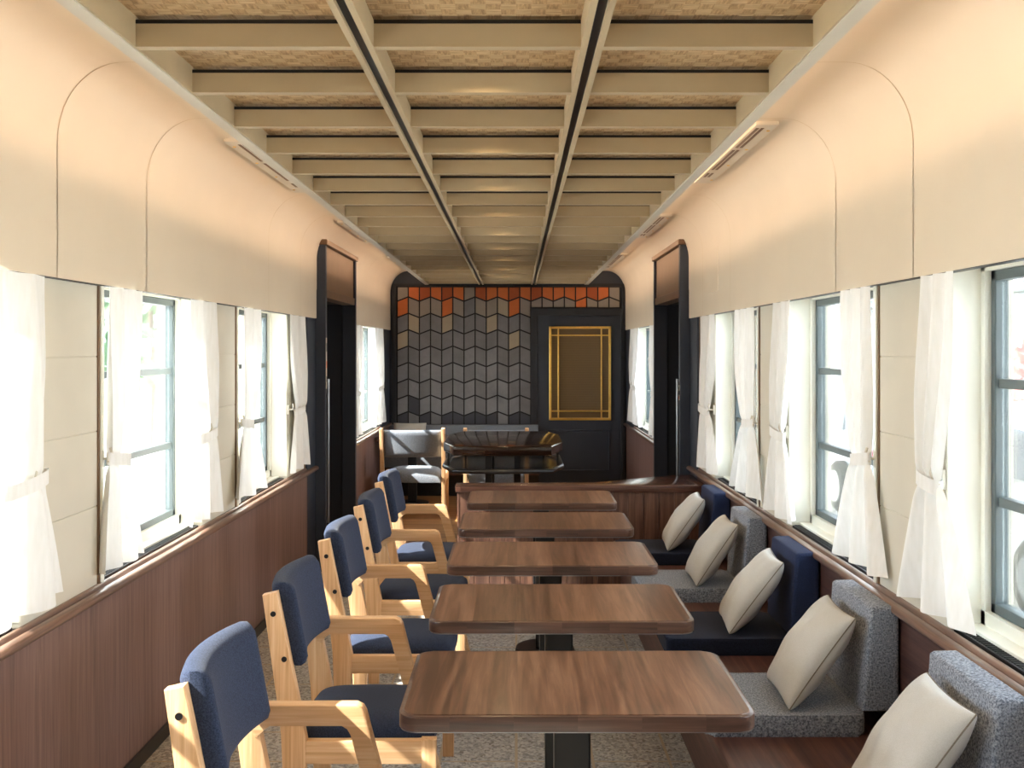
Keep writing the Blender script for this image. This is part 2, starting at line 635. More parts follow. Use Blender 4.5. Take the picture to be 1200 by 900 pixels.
    bb = finish('baseboard_' + side, bm, M['black']); bb['kind'] = 'structure'

    # windows
    for i, (a, b) in enumerate(WIN):
        n = i + 1 + (0 if s < 0 else 5)
        wn = struct('window_%d' % n)
        bm = new_bm()
        bxo(bm, s, -.05, -.2, a, b, ZS - .06, ZS, .003)               # sill board
        finish('sill', bm, M['cream_frame'], wn)
        bm = new_bm()
        bxo(bm, s, -.10, -.15, a, a + .03, ZS, ZH); bxo(bm, s, -.10, -.15, b - .03, b, ZS, ZH)
        bxo(bm, s, -.002, -.15, a, a + .006, ZS, ZH); bxo(bm, s, -.002, -.15, b - .006, b, ZS, ZH)
        bxo(bm, s, -.10, -.15, a, b, ZS, ZS + .04); bxo(bm, s, -.10, -.15, a, b, ZH - .04, ZH)
        finish('window_frame', bm, M['cream_frame'], wn)
        bm = new_bm()
        A, B, Z0, Z1 = a + .03, b - .03, ZS + .04, ZH - .04
        bxo(bm, s, -.118, -.158, A, A + .028, Z0, Z1, .003); bxo(bm, s, -.118, -.158, B - .028, B, Z0, Z1, .003)
        bxo(bm, s, -.118, -.158, A, B, Z0, Z0 + .03, .003); bxo(bm, s, -.118, -.158, A, B, Z1 - .03, Z1, .003)
        for z in (1.155, 1.50):
            bxo(bm, s, -.124, -.152, A + .035, B - .035, z, z + .028, .003)
        finish('sash', bm, M['sash'], wn)
        bm = new_bm(); bxo(bm, s, -.136, -.142, A + .03, B - .03, Z0 + .02, Z1 - .02)
        finish('glass_pane', bm, M['glass'], wn)
        # daylight portal of this opening
        ld = bpy.data.lights.new('daylight', 'AREA'); ld.shape = 'RECTANGLE'
        ld.size = ZH - ZS; ld.size_y = b - a
        ld.cycles.is_portal = True
        lo = bpy.data.objects.new('daylight', ld); COL.objects.link(lo)
        lo.location = (wx(s, -.19), (a + b) / 2, (ZS + ZH) / 2)
        lo.rotation_euler = (0, s * PI / 2, 0)

# side doorways with a bronze head and dark recess
for s in (-1, 1):
    d = struct('door_%d' % (1 if s < 0 else 2), 'dark side doorway with bronze head on the %s' % SIDE[s], 'door')
    bm = new_bm()
    bxo(bm, s, .095, -.02, D0, D0 + .05, 0, 2.375, .004); bxo(bm, s, .095, -.02, D1 - .05, D1, 0, 2.375, .004)
    finish('jamb', bm, M['charcoal'], d)
    bm = new_bm()
    bxo(bm, s, .108, -.02, D0 - .015, D1 + .015, 2.375, 2.415, .006)
    bxo(bm, s, .088, -.02, D0 + .05, D1 - .05, 1.995, 2.055, .004)
    finish('head', bm, M['bronze'], d)
    bm = new_bm(); bxo(bm, s, .075, .03, D0 + .05, D1 - .05, 2.055, 2.375); finish('transom_panel', bm, M['brownfill'], d)
    bm = new_bm()
    bxo(bm, s, -.36, -.42, D0 - .1, D1 + .1, 0, 2.0); bxo(bm, s, -.02, -.4, D0 - .06, D0 + .03, 0, 2.0)
    bxo(bm, s, -.02, -.4, D1 - .03, D1 + .06, 0, 2.0); bxo(bm, s, .03, -.4, D0, D1, 2.0, 2.05)
    finish('recess', bm, M['charcoal_dark'], d)
    bm = new_bm()
    bxo(bm, s, -.30, -.335, D0 + .05, D0 + .69, .02, 1.93, .004); bxo(bm, s, -.30, -.335, D0 + .70, D1 - .05, .02, 1.93, .004)
    finish('sliding_leaf', bm, M['charcoal'], d)
    bm = new_bm()
    tube(bm, [(wx(s, .108), D0 + .03, .35), (wx(s, .108), D0 + .03, 1.4)], .009)
    for z in (.36, 1.39):
        bxo(bm, s, .108, .09, D0 + .024, D0 + .036, z - .008, z + .008)
    finish('grab_handle', bm, M['steel'], d, smooth=40)

# roof slab and back wall
bm = new_bm(); box(bm, -2.2, 2.0, YB - .1, YE + .2, 2.6, 2.68); r_ = finish('roof', bm, M['cream']); r_['kind'] = 'structure'
bm = new_bm(); box(bm, -1.75, 1.55, YB - .1, YB, 0, 2.6); r_ = finish('wall_back', bm, M['cream']); r_['kind'] = 'structure'

# ------------------------------------------------------------------ ceiling lattice
ceil = struct('ceiling', 'cream lattice ceiling with black tracks under woven bamboo panels', 'ceiling')
GZ0, GSL = 2.409, -0.0051
def gz(y): return GZ0 + GSL * y
G0, G1 = -.9, 11.3
BH = .068
def slope_box(bm, x0, x1, y0, y1, zb, zt, mi=0):
    fs = box(bm, x0, x1, y0, y1, 0, 1, 0, 2, mi)
    for v in {v for f in fs for v in f.verts}:
        v.co.z = gz(v.co.y) + (zb if v.co.z < .5 else zt)
bm = new_bm(); slope_box(bm, -.99, .79, G0, G1, BH + .016, BH + .022); finish('woven_panel', bm, M['bamboo'], ceil)
for (a, b) in ((-1.037, -.995), (.777, .819)):
    bm = new_bm(); slope_box(bm, a, b, G0, G1, 0, BH - .004); finish('edge_beam', bm, M['beam_edge'], ceil)
    i = a if a > 0 else b
    bm = new_bm()
    slope_box(bm, min(i, i - .006 * (1 if a > 0 else -1)), max(i, i - .006 * (1 if a > 0 else -1)), G0, G1, .004, BH + .02)
    finish('edge_liner', bm, M['beam'], ceil)
for c in (-.399, .197):
    for k in (-1, 1):
        bm = new_bm()
        x0, x1 = sorted((c + k * .0125, c + k * .029))
        slope_box(bm, x0, x1, G0, G1, 0, BH + .004)
        finish('track_rail', bm, M['beam'], ceil)
    bm = new_bm(); slope_box(bm, c - .0125, c + .0125, G0, G1, .012, BH); finish('light_track', bm, M['black'], ceil)
BAYS = ((-.989, -.428), (-.370, .168), (.226, .771))
BY = [3.04 + .4525 * k for k in range(-8, 19)]
for y in BY:
    for (a, b) in BAYS:
        bm = new_bm()
        slope_box(bm, a, b, y, y + .03, .004, BH - .004)
        slope_box(bm, a, b, y - .001, y + .028, BH - .004, BH + .006, 1)
        finish('cross_beam', bm, [M['beam'], M['black']], ceil)

# air grilles on the cove
def air_grille(s, y0, y1, label):
    t = thing('air_grille', label, 'vent', (wx(s, .285 if s > 0 else .268), (y0 + y1) / 2, 2.518), group='air grilles along the cove')
    L = (y1 - y0) / 2
    bm = new_bm(); box(bm, -.045, .045, -L, L, -.014, .004, .003); finish('plate', bm, M['beam_edge'], t)
    segs = ((-.92, -.36), (-.28, .42), (.56, .72))
    for (a, b) in segs:
        for x in (-.026, -.006):
            bm = new_bm(); box(bm, s * x - .006, s * x + .006, L * a, L * b, -.0155, -.012); finish('slot', bm, M['bronze'], t)
    for q in (-.85, -.3, .25, .85):
        bm = new_bm(); cyl(bm, (s * .028, L * q, -.017), .007, .006, 'z', 12); finish('screw', bm, M['brass'], t)
GR = ((3.95, 5.33, 'nearest the camera'), (6.65, 7.96, 'level with the side doorway'), (9.3, 11.0, 'farthest, by the end wall'))
for s in (-1, 1):
    for (a, b, txt) in GR:
        if s < 0: a, b = a + .32, min(b + .32, 11.2)
        air_grille(s, a, b, 'long cream air grille on the %s cove, %s' % (SIDE[s], txt))
# access hatch on right cove
bm = new_bm(); bxo(bm, 1, .033, .028, 6.18, 6.5, 1.98, 2.26, .002)
tag(finish('access_hatch', bm, M['cream']), 'small flush access hatch on the right upper wall near the doorway', 'hatch')

# ------------------------------------------------------------------ end wall with tiles and door
K = 1167.0 / 11.44
def ex(px): return (px - 605) / K
def ez(py): return EYE - (py - 410) / K
ew = struct('wall_far', 'charcoal end wall clad in chevron tiles, orange along the top', 'wall')
bm = new_bm(); box(bm, -1.75, ex(622), YE - .04, YE + .06, 0, 2.6); box(bm, ex(622), ex(731), YE - .04, YE + .06, ez(361), 2.6)
box(bm, ex(731), 1.55, YE - .04, YE + .06, 0, 2.6)
finish('end_panel', bm, M['charcoal'], ew)
bm = new_bm()
box(bm, ex(464.5), ex(622), YE - .045, YE - .03, ez(497.5), ez(336.2)); box(bm, ex(622), ex(728), YE - .045, YE - .03, ez(360.5), ez(336.2))
finish('tile_backing', bm, M['grout'], ew)
bm = new_bm(); box(bm, ex(459.5), ex(464), YE - .075, YE - .03, .0, ez(334.5), .003); box(bm, ex(728.5), ex(733), YE - .075, YE - .03, 0, ez(334.5), .003)
box(bm, ex(459.5), ex(733), YE - .075, YE - .03, ez(336), ez(332.5), .003)
finish('border', bm, M['charcoal_dark'], ew)

def clip(poly, z, keep_above):
    out = []
    for i in range(len(poly)):
        p, q = poly[i], poly[(i + 1) % len(poly)]
        pi = (p[1] >= z) if keep_above else (p[1] <= z)
        qi = (q[1] >= z) if keep_above else (q[1] <= z)
        if pi: out.append(p)
        if pi != qi:
            t = (z - p[1]) / (q[1] - p[1])
            out.append((p[0] + t * (q[0] - p[0]), z))
    return out
ROW = {0: "toOoOotOooOoOooooOot", 1: "oggoo"}
ROW[0] = "goOoOogOooOoOooooOog"
ROW[1] = "ogggogmggtogggggoggg"
ROW[2] = "mtmmtmmmtmmm"
ROW[3] = "tmmmmmmmmmtm"
ROW[4] = "mmnmmmnmnmmm"
ROW[5] = "nmnnmnmnnmnm"
ROW[6] = "mnmnmnnmnnmm"
ROW[7] = "ndnnnmnmnnnm"
ROW[8] = "dmdmdddddndd"
keys = list('oOtgmnd')
bm = new_bm()
cw = 13.08
for c in range(20):
    for r in range(9 if c < 12 else 2):
        lo_l, lo_r = (0, -4.5) if c % 2 == 0 else (-4.5, 0)
        yb = 352.7 + 19.2 * r
        xl, xr = 465.2 + cw * c + .75, 465.2 + cw * (c + 1) - .75
        g = .85
        poly = [(xl, yb + lo_l - g), (xr, yb + lo_r - g), (xr, yb + lo_r - 19.2 + g), (xl, yb + lo_l - 19.2 + g)]
        poly = clip(poly, 336.7, True)
        poly = clip(poly, 497.0 if c < 12 else 360.0, False) if poly else poly
        if len(poly) < 3: continue
        P = [(ex(x), ez(y)) for x, y in poly]
        prism(bm, P, 'y', YE - .055, YE - .04, .002, 1, keys.index(ROW[r][c]))
finish('tile_cladding', bm, [TILE[k] for k in keys], ew)

dr = struct('door_3', 'charcoal end door with brass framed ribbed brown glass', 'door')
bm = new_bm()
box(bm, ex(622), ex(630), YE - .085, YE - .02, 0, ez(361), .004); box(bm, ex(727), ex(731), YE - .085, YE - .02, 0, ez(361), .004)
box(bm, ex(622), ex(731), YE - .086, YE - .02, ez(370), ez(361), .004)
finish('door_frame', bm, M['charcoal_dark'], dr)
gx0, gx1, gz0, gz1 = ex(643.5), ex(716), ez(492.5), ez(382.5)
bm = new_bm()
lx0, lx1, lz1 = ex(630), ex(727), ez(370)
box(bm, lx0, gx0, YE - .06, YE - .02, .01, lz1); box(bm, gx1, lx1, YE - .06, YE - .02, .01, lz1)
box(bm, gx0, gx1, YE - .06, YE - .02, gz1, lz1); box(bm, gx0, gx1, YE - .06, YE - .02, .01, gz0)
finish('door_leaf', bm, M['charcoal'], dr)
bm = new_bm()
a, b, c, d = ex(641), ex(715), .22, ez(503.5)
for (x0, x1, z0, z1) in ((a, b, d - .018, d), (a, b, c, c + .018), (a, a + .018, c, d), (b - .018, b, c, d)):
    box(bm, x0, x1, YE - .072, YE - .055, z0, z1, .004)
finish('moulding', bm, M['charcoal'], dr)
bm = new_bm(); box(bm, gx0, gx1, YE - .045, YE - .037, gz0, gz1); finish('glass_pane', bm, M['ribbed'], dr)
bm = new_bm()
f = .028
for (x0, x1, z0, z1) in ((gx0, gx1, gz0, gz0 + f), (gx0, gx1, gz1 - f, gz1), (gx0, gx0 + f, gz0, gz1), (gx1 - f, gx1, gz0, gz1)):
    box(bm, x0, x1, YE - .082, YE - .04, z0, z1, .005)
finish('brass_frame', bm, M['brass'], dr)
for (x0, x1, z0, z1) in ((ex(654.3) - .008, ex(654.3) + .008, gz0 + f, gz1 - f), (ex(704.8) - .008, ex(704.8) + .008, gz0 + f, gz1 - f),
                         (gx0 + f, gx1 - f, ez(393) - .008, ez(393) + .008), (gx0 + f, gx1 - f, ez(481.7) - .008, ez(481.7) + .008)):
    bm = new_bm(); box(bm, x0, x1, YE - .07, YE - .04, z0, z1, .003); finish('brass_bar', bm, M['brass'], dr)

# ------------------------------------------------------------------ curtains
def curtain(s, y0, y1, toward, seed, label, hy, flare, group='white tied back curtains', zt=1.838, zb=.83, zw=1.215):
    """y0..y1 along the wall at the top; toward = -1 tie pulled to the y0 end, +1 to the y1 end"""
    rnd = random.Random(seed)
    t = thing('curtain', label, 'curtain', (wx(s, .034), (y0 + y1) / 2, zb), group=group)
    W = y1 - y0
    H = zt - zb
    nu, nv = 64, 60
    ph = [rnd.uniform(0, 6.28) for _ in range(4)]
    nf = rnd.choice((2, 2.3, 2.6))
    wb = flare * W
    bm = new_bm()
    zwl = zw - zb
    WF, CF = (.60, .17) if toward > 0 else (.56, .22)
    rows = []
    for j in range(nv + 1):
        z = H * j / nv
        if z >= zwl:
            k = (z - zwl) / (H - zwl)
            e = 1 - (1 - k) ** 2.0
            e = e * e * (3 - 2 * e) * .4 + e * .6
            wd = WF * W + (W - WF * W) * e + (.10 if toward > 0 else .02) * W * math.sin(PI * k) ** 2
            cc = toward * W * CF * (1 - e)
        else:
            k = (zwl - z) / zwl
            e = k ** .75
            wd = WF * W + (wb - WF * W) * e
            cc = toward * W * (CF - .12 * e)
        row = []
        for i in range(nu + 1):
            u = i / nu
            q = u - .5
            amp = .016 if z > zwl else .014 + .016 * k
            if z > zwl: amp *= .5 + .8 * min(1, (1 - (z - zwl) / (H - zwl)) * 1.6)
            x = amp * math.sin(2 * PI * nf * u + ph[0] + .35 * math.sin(2.4 * z + ph[1])) + .16 * amp * math.sin(2 * PI * (nf * 2.1) * u + ph[2] + 1.5 * z)
            near = math.exp(-((z - zwl) / .03) ** 2)
            x *= 1 - .65 * near
            y = cc + wd * q + .004 * math.sin(9 * z + ph[3])
            zz = z
            if j == 0: zz += .006 * math.sin(2 * PI * 2 * u + ph[1])
            row.append(bm.verts.new((x, y, zz)))
        rows.append(row)
    for j in range(nv):
        for i in range(nu):
            bm.faces.new((rows[j][i], rows[j][i + 1], rows[j + 1][i + 1], rows[j + 1][i]))
    finish('cloth', bm, M['curtain'], t, smooth=180)
    # tieback: flat band around the waist, running to a hook on the post
    cy = toward * W * CF
    hw = WF / 2 * W + .008
    bm = new_bm()
    pts = []
    n = 36
    for i in range(n):
        a = 2 * PI * i / n
        pts.append((.024 * math.cos(a), cy + hw * math.sin(a)))
    lo = [bm.verts.new((p[0], p[1], zwl - .022 + .012 * toward * (p[1] - cy) / hw)) for p in pts]
    hi = [bm.verts.new((p[0], p[1], zwl + .022 + .012 * toward * (p[1] - cy) / hw)) for p in pts]
    for i in range(n):
        k = (i + 1) % n
        bm.faces.new((lo[i], lo[k], hi[k], hi[i]))
    finish('tieback', bm, M['curtain'], t, smooth=180)
    bm = new_bm()
    ye = hy - (y0 + y1) / 2
    X0 = s * .028
    tube(bm, [(X0, ye, zwl + .01), (X0 - s * .03, ye, zwl + .012), (X0 - s * .036, ye, zwl + .03), (X0 - s * .03, ye, zwl + .05)], .005)
    tube(bm, [(X0 - s * .03, ye, zwl + .012), (0, cy + (hw if ye > cy else -hw), zwl)], .004)
    box(bm, min(X0 - s * .006, X0 + s * .006), max(X0 - s * .006, X0 + s * .006), ye - .011, ye + .011, zwl - .02, zwl + .04, .003)
    finish('hook', bm, M['beam_edge'], t, smooth=40)
    return t
CU = [  # y0, y1, toward, text
    (2.68, 3.07, 1, 'nearest the camera'),
    (3.53, 3.85, -1, 'second from the camera'),
    (4.42, 4.80, 1, 'third from the camera'),
    (5.25, 5.60, -1, 'fourth from the camera'),
    (6.33, 6.80, 1, 'last before the dark doorway'),
    (8.93, 9.36, -1, 'just past the dark doorway'),
    (10.15, 10.85, 1, 'farthest, beside the end wall')]
CUR = [(2.85, 3.09, 1), (3.53, 3.82, -1), (4.52, 4.88, 1), (5.25, 5.66, -1), (6.3, 6.8, 1), (8.93, 9.36, -1), (10.1, 10.85, 1)]
FL = {-1: (1.6, 1.15, 1.15, 1.7, 1.1, 1.25, 1.3), 1: (2.1, 1.8, 1.6, 1.7, 1.4, 1.25, 1.3)}
for i, (a, b, tw, txt) in enumerate(CU):
    hy = [2.98, 3.537, 4.702, 5.259, 6.424, 8.94, 10.76][i]
    s_ = -1
    curtain(-1, a, b, tw, 10 + i, 'white sheer curtain on the left wall, ' + txt, hy, FL[s_][i])
    a, b, tw = CUR[i]
    s_ = 1
    curtain(1, a, b, tw, 40 + i, 'white sheer curtain on the right wall, ' + txt, hy, FL[s_][i])

# ------------------------------------------------------------------ dining tables
TX, TW, TD = .1535, .45, .545
TY = [2.48 + PITCH * k for k in range(5)]          # front edges
def make_table():
    t = thing('dining_table', '', 'table', (0, 0, 0))
    bm = new_bm()
    prism(bm, rrect(-TW, TW, -TD / 2, TD / 2, .045), 'z', .660, .698, .004, 2)
    finish('table_edge', bm, M['walnut_edge'], t, smooth=35)
    bm = new_bm()
    prism(bm, rrect(-TW + .012, TW - .012, -TD / 2 + .012, TD / 2 - .012, .036), 'z', .690, .7, .0015, 1)
    finish('table_top', bm, M['walnut_table'], t, smooth=35)
    bm = new_bm()
    prism(bm, rrect(-TW + .004, TW - .004, -TD / 2 + .004, TD / 2 - .004, .043), 'z', .656, .661)
    finish('underside_trim', bm, M['steel'], t, smooth=35)
    bm = new_bm(); box(bm, -.05, .05, -.035, .035, .02, .65, .006); finish('pedestal', bm, M['black'], t)
    bm = new_bm(); box(bm, -.2, .2, -.14, .14, .638, .657, .004); finish('mounting_plate', bm, M['black'], t)
    bm = new_bm(); cyl(bm, (0, 0, 0), .16, .022, 'z', 40, .155, .003); finish('base_disc', bm, M['black'], t, smooth=35)
    return t
TL = ['rectangular walnut table nearest the camera, cut by the bottom of the photo',
      'rectangular walnut table second from the camera in the row',
      'rectangular walnut table in the middle of the row of five',
      'rectangular walnut table second from the partition in the row',
      'rectangular walnut table farthest down the row, against the partition']
proto = make_table()
for k in range(5):
    o = proto if k == 0 else copy_tree(proto)
    o.location = (TX, TY[k] + TD / 2, 0)
    o['label'] = TL[k]
    o['group'] = 'walnut dining tables down the carriage'

# ------------------------------------------------------------------ chairs
def cushion_grid(w, d, h, r, nx=18, ny=18, crown=.0):
    """rounded upholstery block, origin at bottom centre"""
    bm = new_bm()
    prism(bm, rrect(-w / 2, w / 2, -d / 2, d / 2, min(r * 1.6, w / 3)), 'z', 0, h, r, 4)
    return bm

def backrest(hw, z0, z1, thick, curve, lean, x_at_top, mat, parent, topz):
    """curved upholstered back between the posts; front faces +x"""
    bm = new_bm()
    ny, nz = 22, 10
    def X(z): return x_at_top + (topz - z) * lean
    def shape(y, z, side):
        v = (z - z0) / (z1 - z0)
        q = y / hw
        rim = min(1, (1 - abs(q)) / .10) if abs(q) > .9 else 1
        rz = min(1, v / .12, (1 - v) / .12)
        e = math.sqrt(max(0, 1 - (1 - max(0, min(rim, 1))) ** 2)) * math.sqrt(max(0, 1 - (1 - max(0, min(rz, 1))) ** 2))
        return X(z) + curve * q * q + side * thick / 2 * (.25 + .75 * e)
    F, B = [], []
    for j in range(nz + 1):
        v = j / nz
        v = .5 - .5 * math.cos(PI * v)
        z = z0 + (z1 - z0) * v
        rf, rb = [], []
        for i in range(ny + 1):
            u = .5 - .5 * math.cos(PI * i / ny)
            y = -hw + 2 * hw * u
            rf.append(bm.verts.new((shape(y, z, 1), y, z)))
            rb.append(bm.verts.new((shape(y, z, -1), y, z)))
        F.append(rf); B.append(rb)
    for j in range(nz):
        for i in range(ny):
            bm.faces.new((F[j][i], F[j][i + 1], F[j + 1][i + 1], F[j + 1][i]))
            bm.faces.new((B[j][i], B[j + 1][i], B[j + 1][i + 1], B[j][i + 1]))
    for i in range(ny):
        bm.faces.new((F[0][i], B[0][i], B[0][i + 1], F[0][i + 1]))
        bm.faces.new((F[nz][i], F[nz][i + 1], B[nz][i + 1], B[nz][i]))
    for j in range(nz):
        bm.faces.new((F[j][0], F[j + 1][0], B[j + 1][0], B[j][0]))
        bm.faces.new((F[j][ny], B[j][ny], B[j + 1][ny], F[j + 1][ny]))
    return finish('backrest', bm, mat, parent, smooth=60)

def seat_block(bm, x0, x1, y0, y1, z0, z1):
    n = 20
    cx, cy, hx, hy = (x0 + x1) / 2, (y0 + y1) / 2, (x1 - x0) / 2, (y1 - y0) / 2
    top, bot = [], []
    for i in range(n + 1):
        a, b = [], []
        for j in range(n + 1):
            u, v = -math.cos(PI * i / n), -math.cos(PI * j / n)
            k = 1 - .05 * (u * u) * (v * v)
            x, y = cx + hx * u * k, cy + hy * v * k
            e = max(0, (1 - abs(u) ** 5)) ** .5 * max(0, (1 - abs(v) ** 5)) ** .5
            zt = z0 + .02 + (z1 - z0 - .02) * e
            a.append(bm.verts.new((x, y, zt)))
            b.append(bm.verts.new((x, y, z0)))
        top.append(a); bot.append(b)
    for i in range(n):
        for j in range(n):
            bm.faces.new((top[i][j], top[i + 1][j], top[i + 1][j + 1], top[i][j + 1]))
            bm.faces.new((bot[i][j], bot[i][j + 1], bot[i + 1][j + 1], bot[i + 1][j]))
    for i in range(n):
        for (p, q) in (((i, 0), (i + 1, 0)), ((i, n), (i + 1, n)), ((0, i), (0, i + 1)), ((n, i), (n, i + 1))):
            bm.faces.new((top[p[0]][p[1]], top[q[0]][q[1]], bot[q[0]][q[1]], bot[p[0]][p[1]]))

def make_chair(fab, hw, arm, name='armchair', back=(.625, .885), seat_z=(.385, .45)):
    t = thing(name, '', 'chair')
    T = .036                                  # board thickness of the side frames
    for k in (-1, 1):
        y0, y1 = (-hw, -hw + T) if k < 0 else (hw - T, hw)
        # rear post: leans back above the seat, upright below
        pts = [(-.287, .852), (-.242, .862), (-.170, .50), (-.150, .40), (-.165, 0), (-.215, 0), (-.228, .42), (-.240, .52)]
        bm = new_bm(); prism(bm, pts, 'y', y0, y1, .005, 2)
        lg = finish('rear_leg', bm, M['ash'], t, smooth=35)
        for (bx, bz) in ((-.252, .795), (-.218, .655)):
            bm = new_bm(); cyl(bm, (bx, y0 - .003 if k < 0 else y1 - .003, bz), .0085, .006, 'y', 16)
            finish('bolt', bm, M['black'], lg, smooth=40)
        if k > 0 and arm:
            pts = [(-.24, .662), (.070, .662), (.088, .654), (.096, .640), (.262, 0), (.212, 0), (.062, .585), (.052, .602), (.036, .612), (-.16, .612), (-.178, .600), (-.188, .575), (-.20, .575)]
            bm = new_bm(); prism(bm, pts, 'y', y0 - .004, y1 + .004, .005, 2)
            finish('armrest', bm, M['ash_x'], t, smooth=35)
        else:
            pts = [(.205, .405), (.252, .405), (.252, 0), (.208, 0)]
            bm = new_bm(); prism(bm, pts, 'y', y0, y1, .005, 2)
            finish('front_leg', bm, M['ash'], t, smooth=35)
        # side rail with rounded inner corners
        pts = [(-.17, .335), (-.145, .328), (-.12, .33), (.18, .33), (.21, .33), (.21, .400), (-.17, .400)]
        bm = new_bm(); prism(bm, pts, 'y', y0 + .002, y1 - .002, .004, 2)
        finish('side_rail', bm, M['ash_x'], t, smooth=35)
    bm = new_bm()
    if arm: box(bm, -.20, -.17, -hw + T, hw - T, .335, .395, .004)
    box(bm, .19, .22, -hw + T, hw - T, .335, .395, .004)
    finish('cross_rail', bm, M['ash'], t)
    bm = new_bm()
    seat_block(bm, -.195, .252, -hw + T + .002, hw - T - .002, seat_z[0], seat_z[1])
    finish('seat', bm, fab, t, smooth=70)
    backrest(hw - T + .004, back[0], back[1], .074, .035, .19, -.262, fab, t, .87)
    return t

CX = -.50
CL = ['blue upholstered ash armchair nearest the camera, cut by the photo bottom',
      'blue upholstered ash armchair second from the camera along the left',
      'blue upholstered ash armchair third of five along the left',
      'blue upholstered ash armchair fourth from the camera along the left',
      'blue upholstered ash armchair farthest back, beside the partition end']
ch = make_chair(M['navy'], .24, True)
for k in range(5):
    o = ch if k == 0 else copy_tree(ch)
    o.location = (CX - (.02 if k == 4 else 0), 2.46 + PITCH * k, 0)
    o['label'] = CL[k]
    o['group'] = 'blue armchairs along the left side'
gch = make_chair(M['greych'], .315, False, 'side_chair', (.575, .838), (.325, .455))
GL = ['grey upholstered wooden chair by the left wall at the far end', 'grey upholstered wooden chair behind the octagonal dark table']
for k, x in enumerate((-1.0, -.195)):
    o = gch if k == 0 else copy_tree(gch)
    o.location = (x, 9.84, 0)
    o.rotation_euler = (0, 0, PI / 2)
    o['label'] = GL[k]
    o['group'] = 'grey chairs at the far end'

# ------------------------------------------------------------------ right-hand bench with pads
bench = thing('bench', 'long walnut bench base along the right wall under the seat pads', 'bench', (0, 0, 0))
bm = new_bm(); box(bm, .64, 1.262, .9, 6.58, .30, .352, .006); finish('bench_top', bm, M['walnut_base'], bench)
bm = new_bm(); box(bm, .69, .715, .9, 6.58, .0, .30); finish('front_panel', bm, M['walnut_base'], bench)
bm = new_bm(); box(bm, .715, 1.262, .9, .93, 0, .30); finish('end_panel', bm, M['walnut_base'], bench)

def seat_pad(k, mat, label, y0=None):
    yn = 3.25 + PITCH * (k - 1)
    t = thing('seat_cushion', label, 'cushion', (.885, yn + .205, .352), group='seat cushions on the right bench')
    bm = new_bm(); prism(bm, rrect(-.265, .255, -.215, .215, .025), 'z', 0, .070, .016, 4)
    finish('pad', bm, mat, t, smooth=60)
    return t
def back_pad(k, mat, label):
    yn = 3.265 + PITCH * (k - 1)
    t = thing('back_cushion', label, 'cushion', (1.2, yn + .2, .424), group='back cushions on the right bench')
    bm = new_bm(); prism(bm, [(-.062, 0), (.058, 0), (.058, .338), (.045, .346), (-.028, .344), (-.040, .337)], 'y', -.2, .2, .014, 4)
    finish('pad', bm, mat, t, smooth=60)
    return t
COLS = ['grey', 'grey', 'navy', 'grey', 'navy']
WHERE = ['nearest the camera, cut by the photo edge', 'beside the second table', 'beside the middle table', 'beside the fourth table', 'farthest away, against the partition']
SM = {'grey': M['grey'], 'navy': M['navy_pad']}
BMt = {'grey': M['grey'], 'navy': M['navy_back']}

def make_pillow():
    bm = new_bm()
    n = 26
    R = .185
    def pos(u, v, sgn):
        e = max(0, 1 - u * u) ** .5 * max(0, 1 - v * v) ** .5
        h = .068 * (e ** .72)
        k = 1 - .055 * (1 - v * v)
        k2 = 1 - .055 * (1 - u * u)
        wr = .0035 * math.sin(7 * u + 3 * v) * e + .003 * math.sin(11 * v - 4 * u) * e
        return (R * u * k, .155 * v * k2, sgn * (h + wr))
    G = {}
    for sgn in (1, -1):
        for i in range(n + 1):
            for j in range(n + 1):
                u, v = -math.cos(PI * i / n), -math.cos(PI * j / n)
                edge = i in (0, n) or j in (0, n)
                if edge and sgn < 0:
                    G[(sgn, i, j)] = G[(1, i, j)]
                else:
                    G[(sgn, i, j)] = bm.verts.new(pos(u, v, sgn))
    for sgn in (1, -1):
        for i in range(n):
            for j in range(n):
                q = [G[(sgn, i, j)], G[(sgn, i + 1, j)], G[(sgn, i + 1, j + 1)], G[(sgn, i, j + 1)]]
                bm.faces.new(q if sgn > 0 else list(reversed(q)))
    t = finish('throw_pillow', bm, M['beige'], None, smooth=180)
    bm = new_bm()
    pts = []
    for (i0, j0, di, dj) in ((0, 0, 1, 0), (n, 0, 0, 1), (n, n, -1, 0), (0, n, 0, -1)):
        for k in range(n):
            u, v = -math.cos(PI * (i0 + di * k) / n), -math.cos(PI * (j0 + dj * k) / n)
            x, y, z = pos(u, v, 1)
            pts.append((x, y, 0))
    # drop near-coincident corner points
    pp = [pts[0]]
    for p in pts[1:]:
        if (Vector(p) - Vector(pp[-1])).length > .004: pp.append(p)
    tube(bm, pp, .0022, 6, True)
    finish('seam_piping', bm, M['piping'], t, smooth=60)
    return t
pil = make_pillow()
PT = ['lying nearest the camera, half cut off by the photo bottom', 'leaning on the grey back cushion beside the second table',
      'leaning on a navy back cushion beside the middle table', 'leaning on a grey back cushion beside the fourth table', 'leaning on the farthest navy back cushion by the partition']
rp = random.Random(3)
for k in range(5):
    c = COLS[k]
    nm = 'heather grey' if c == 'grey' else 'navy blue'
    seat_pad(k, SM[c], '%s seat cushion on the right bench, %s' % (nm, WHERE[k]))
    back_pad(k, BMt[c], '%s back cushion on the right bench, %s' % (nm, WHERE[k]))
    o = pil if k == 0 else copy_tree(pil)
    tag(o, 'beige square pillow ' + PT[k], 'pillow', 'beige pillows on the right bench')
    yn = 3.25 + PITCH * (k - 1)
    lean = math.radians(-54 + rp.uniform(-2, 2))
    o.rotation_euler = (0, lean, math.radians(rp.uniform(-5, 1)))
    o.location = (1.006, yn + .165, .583)

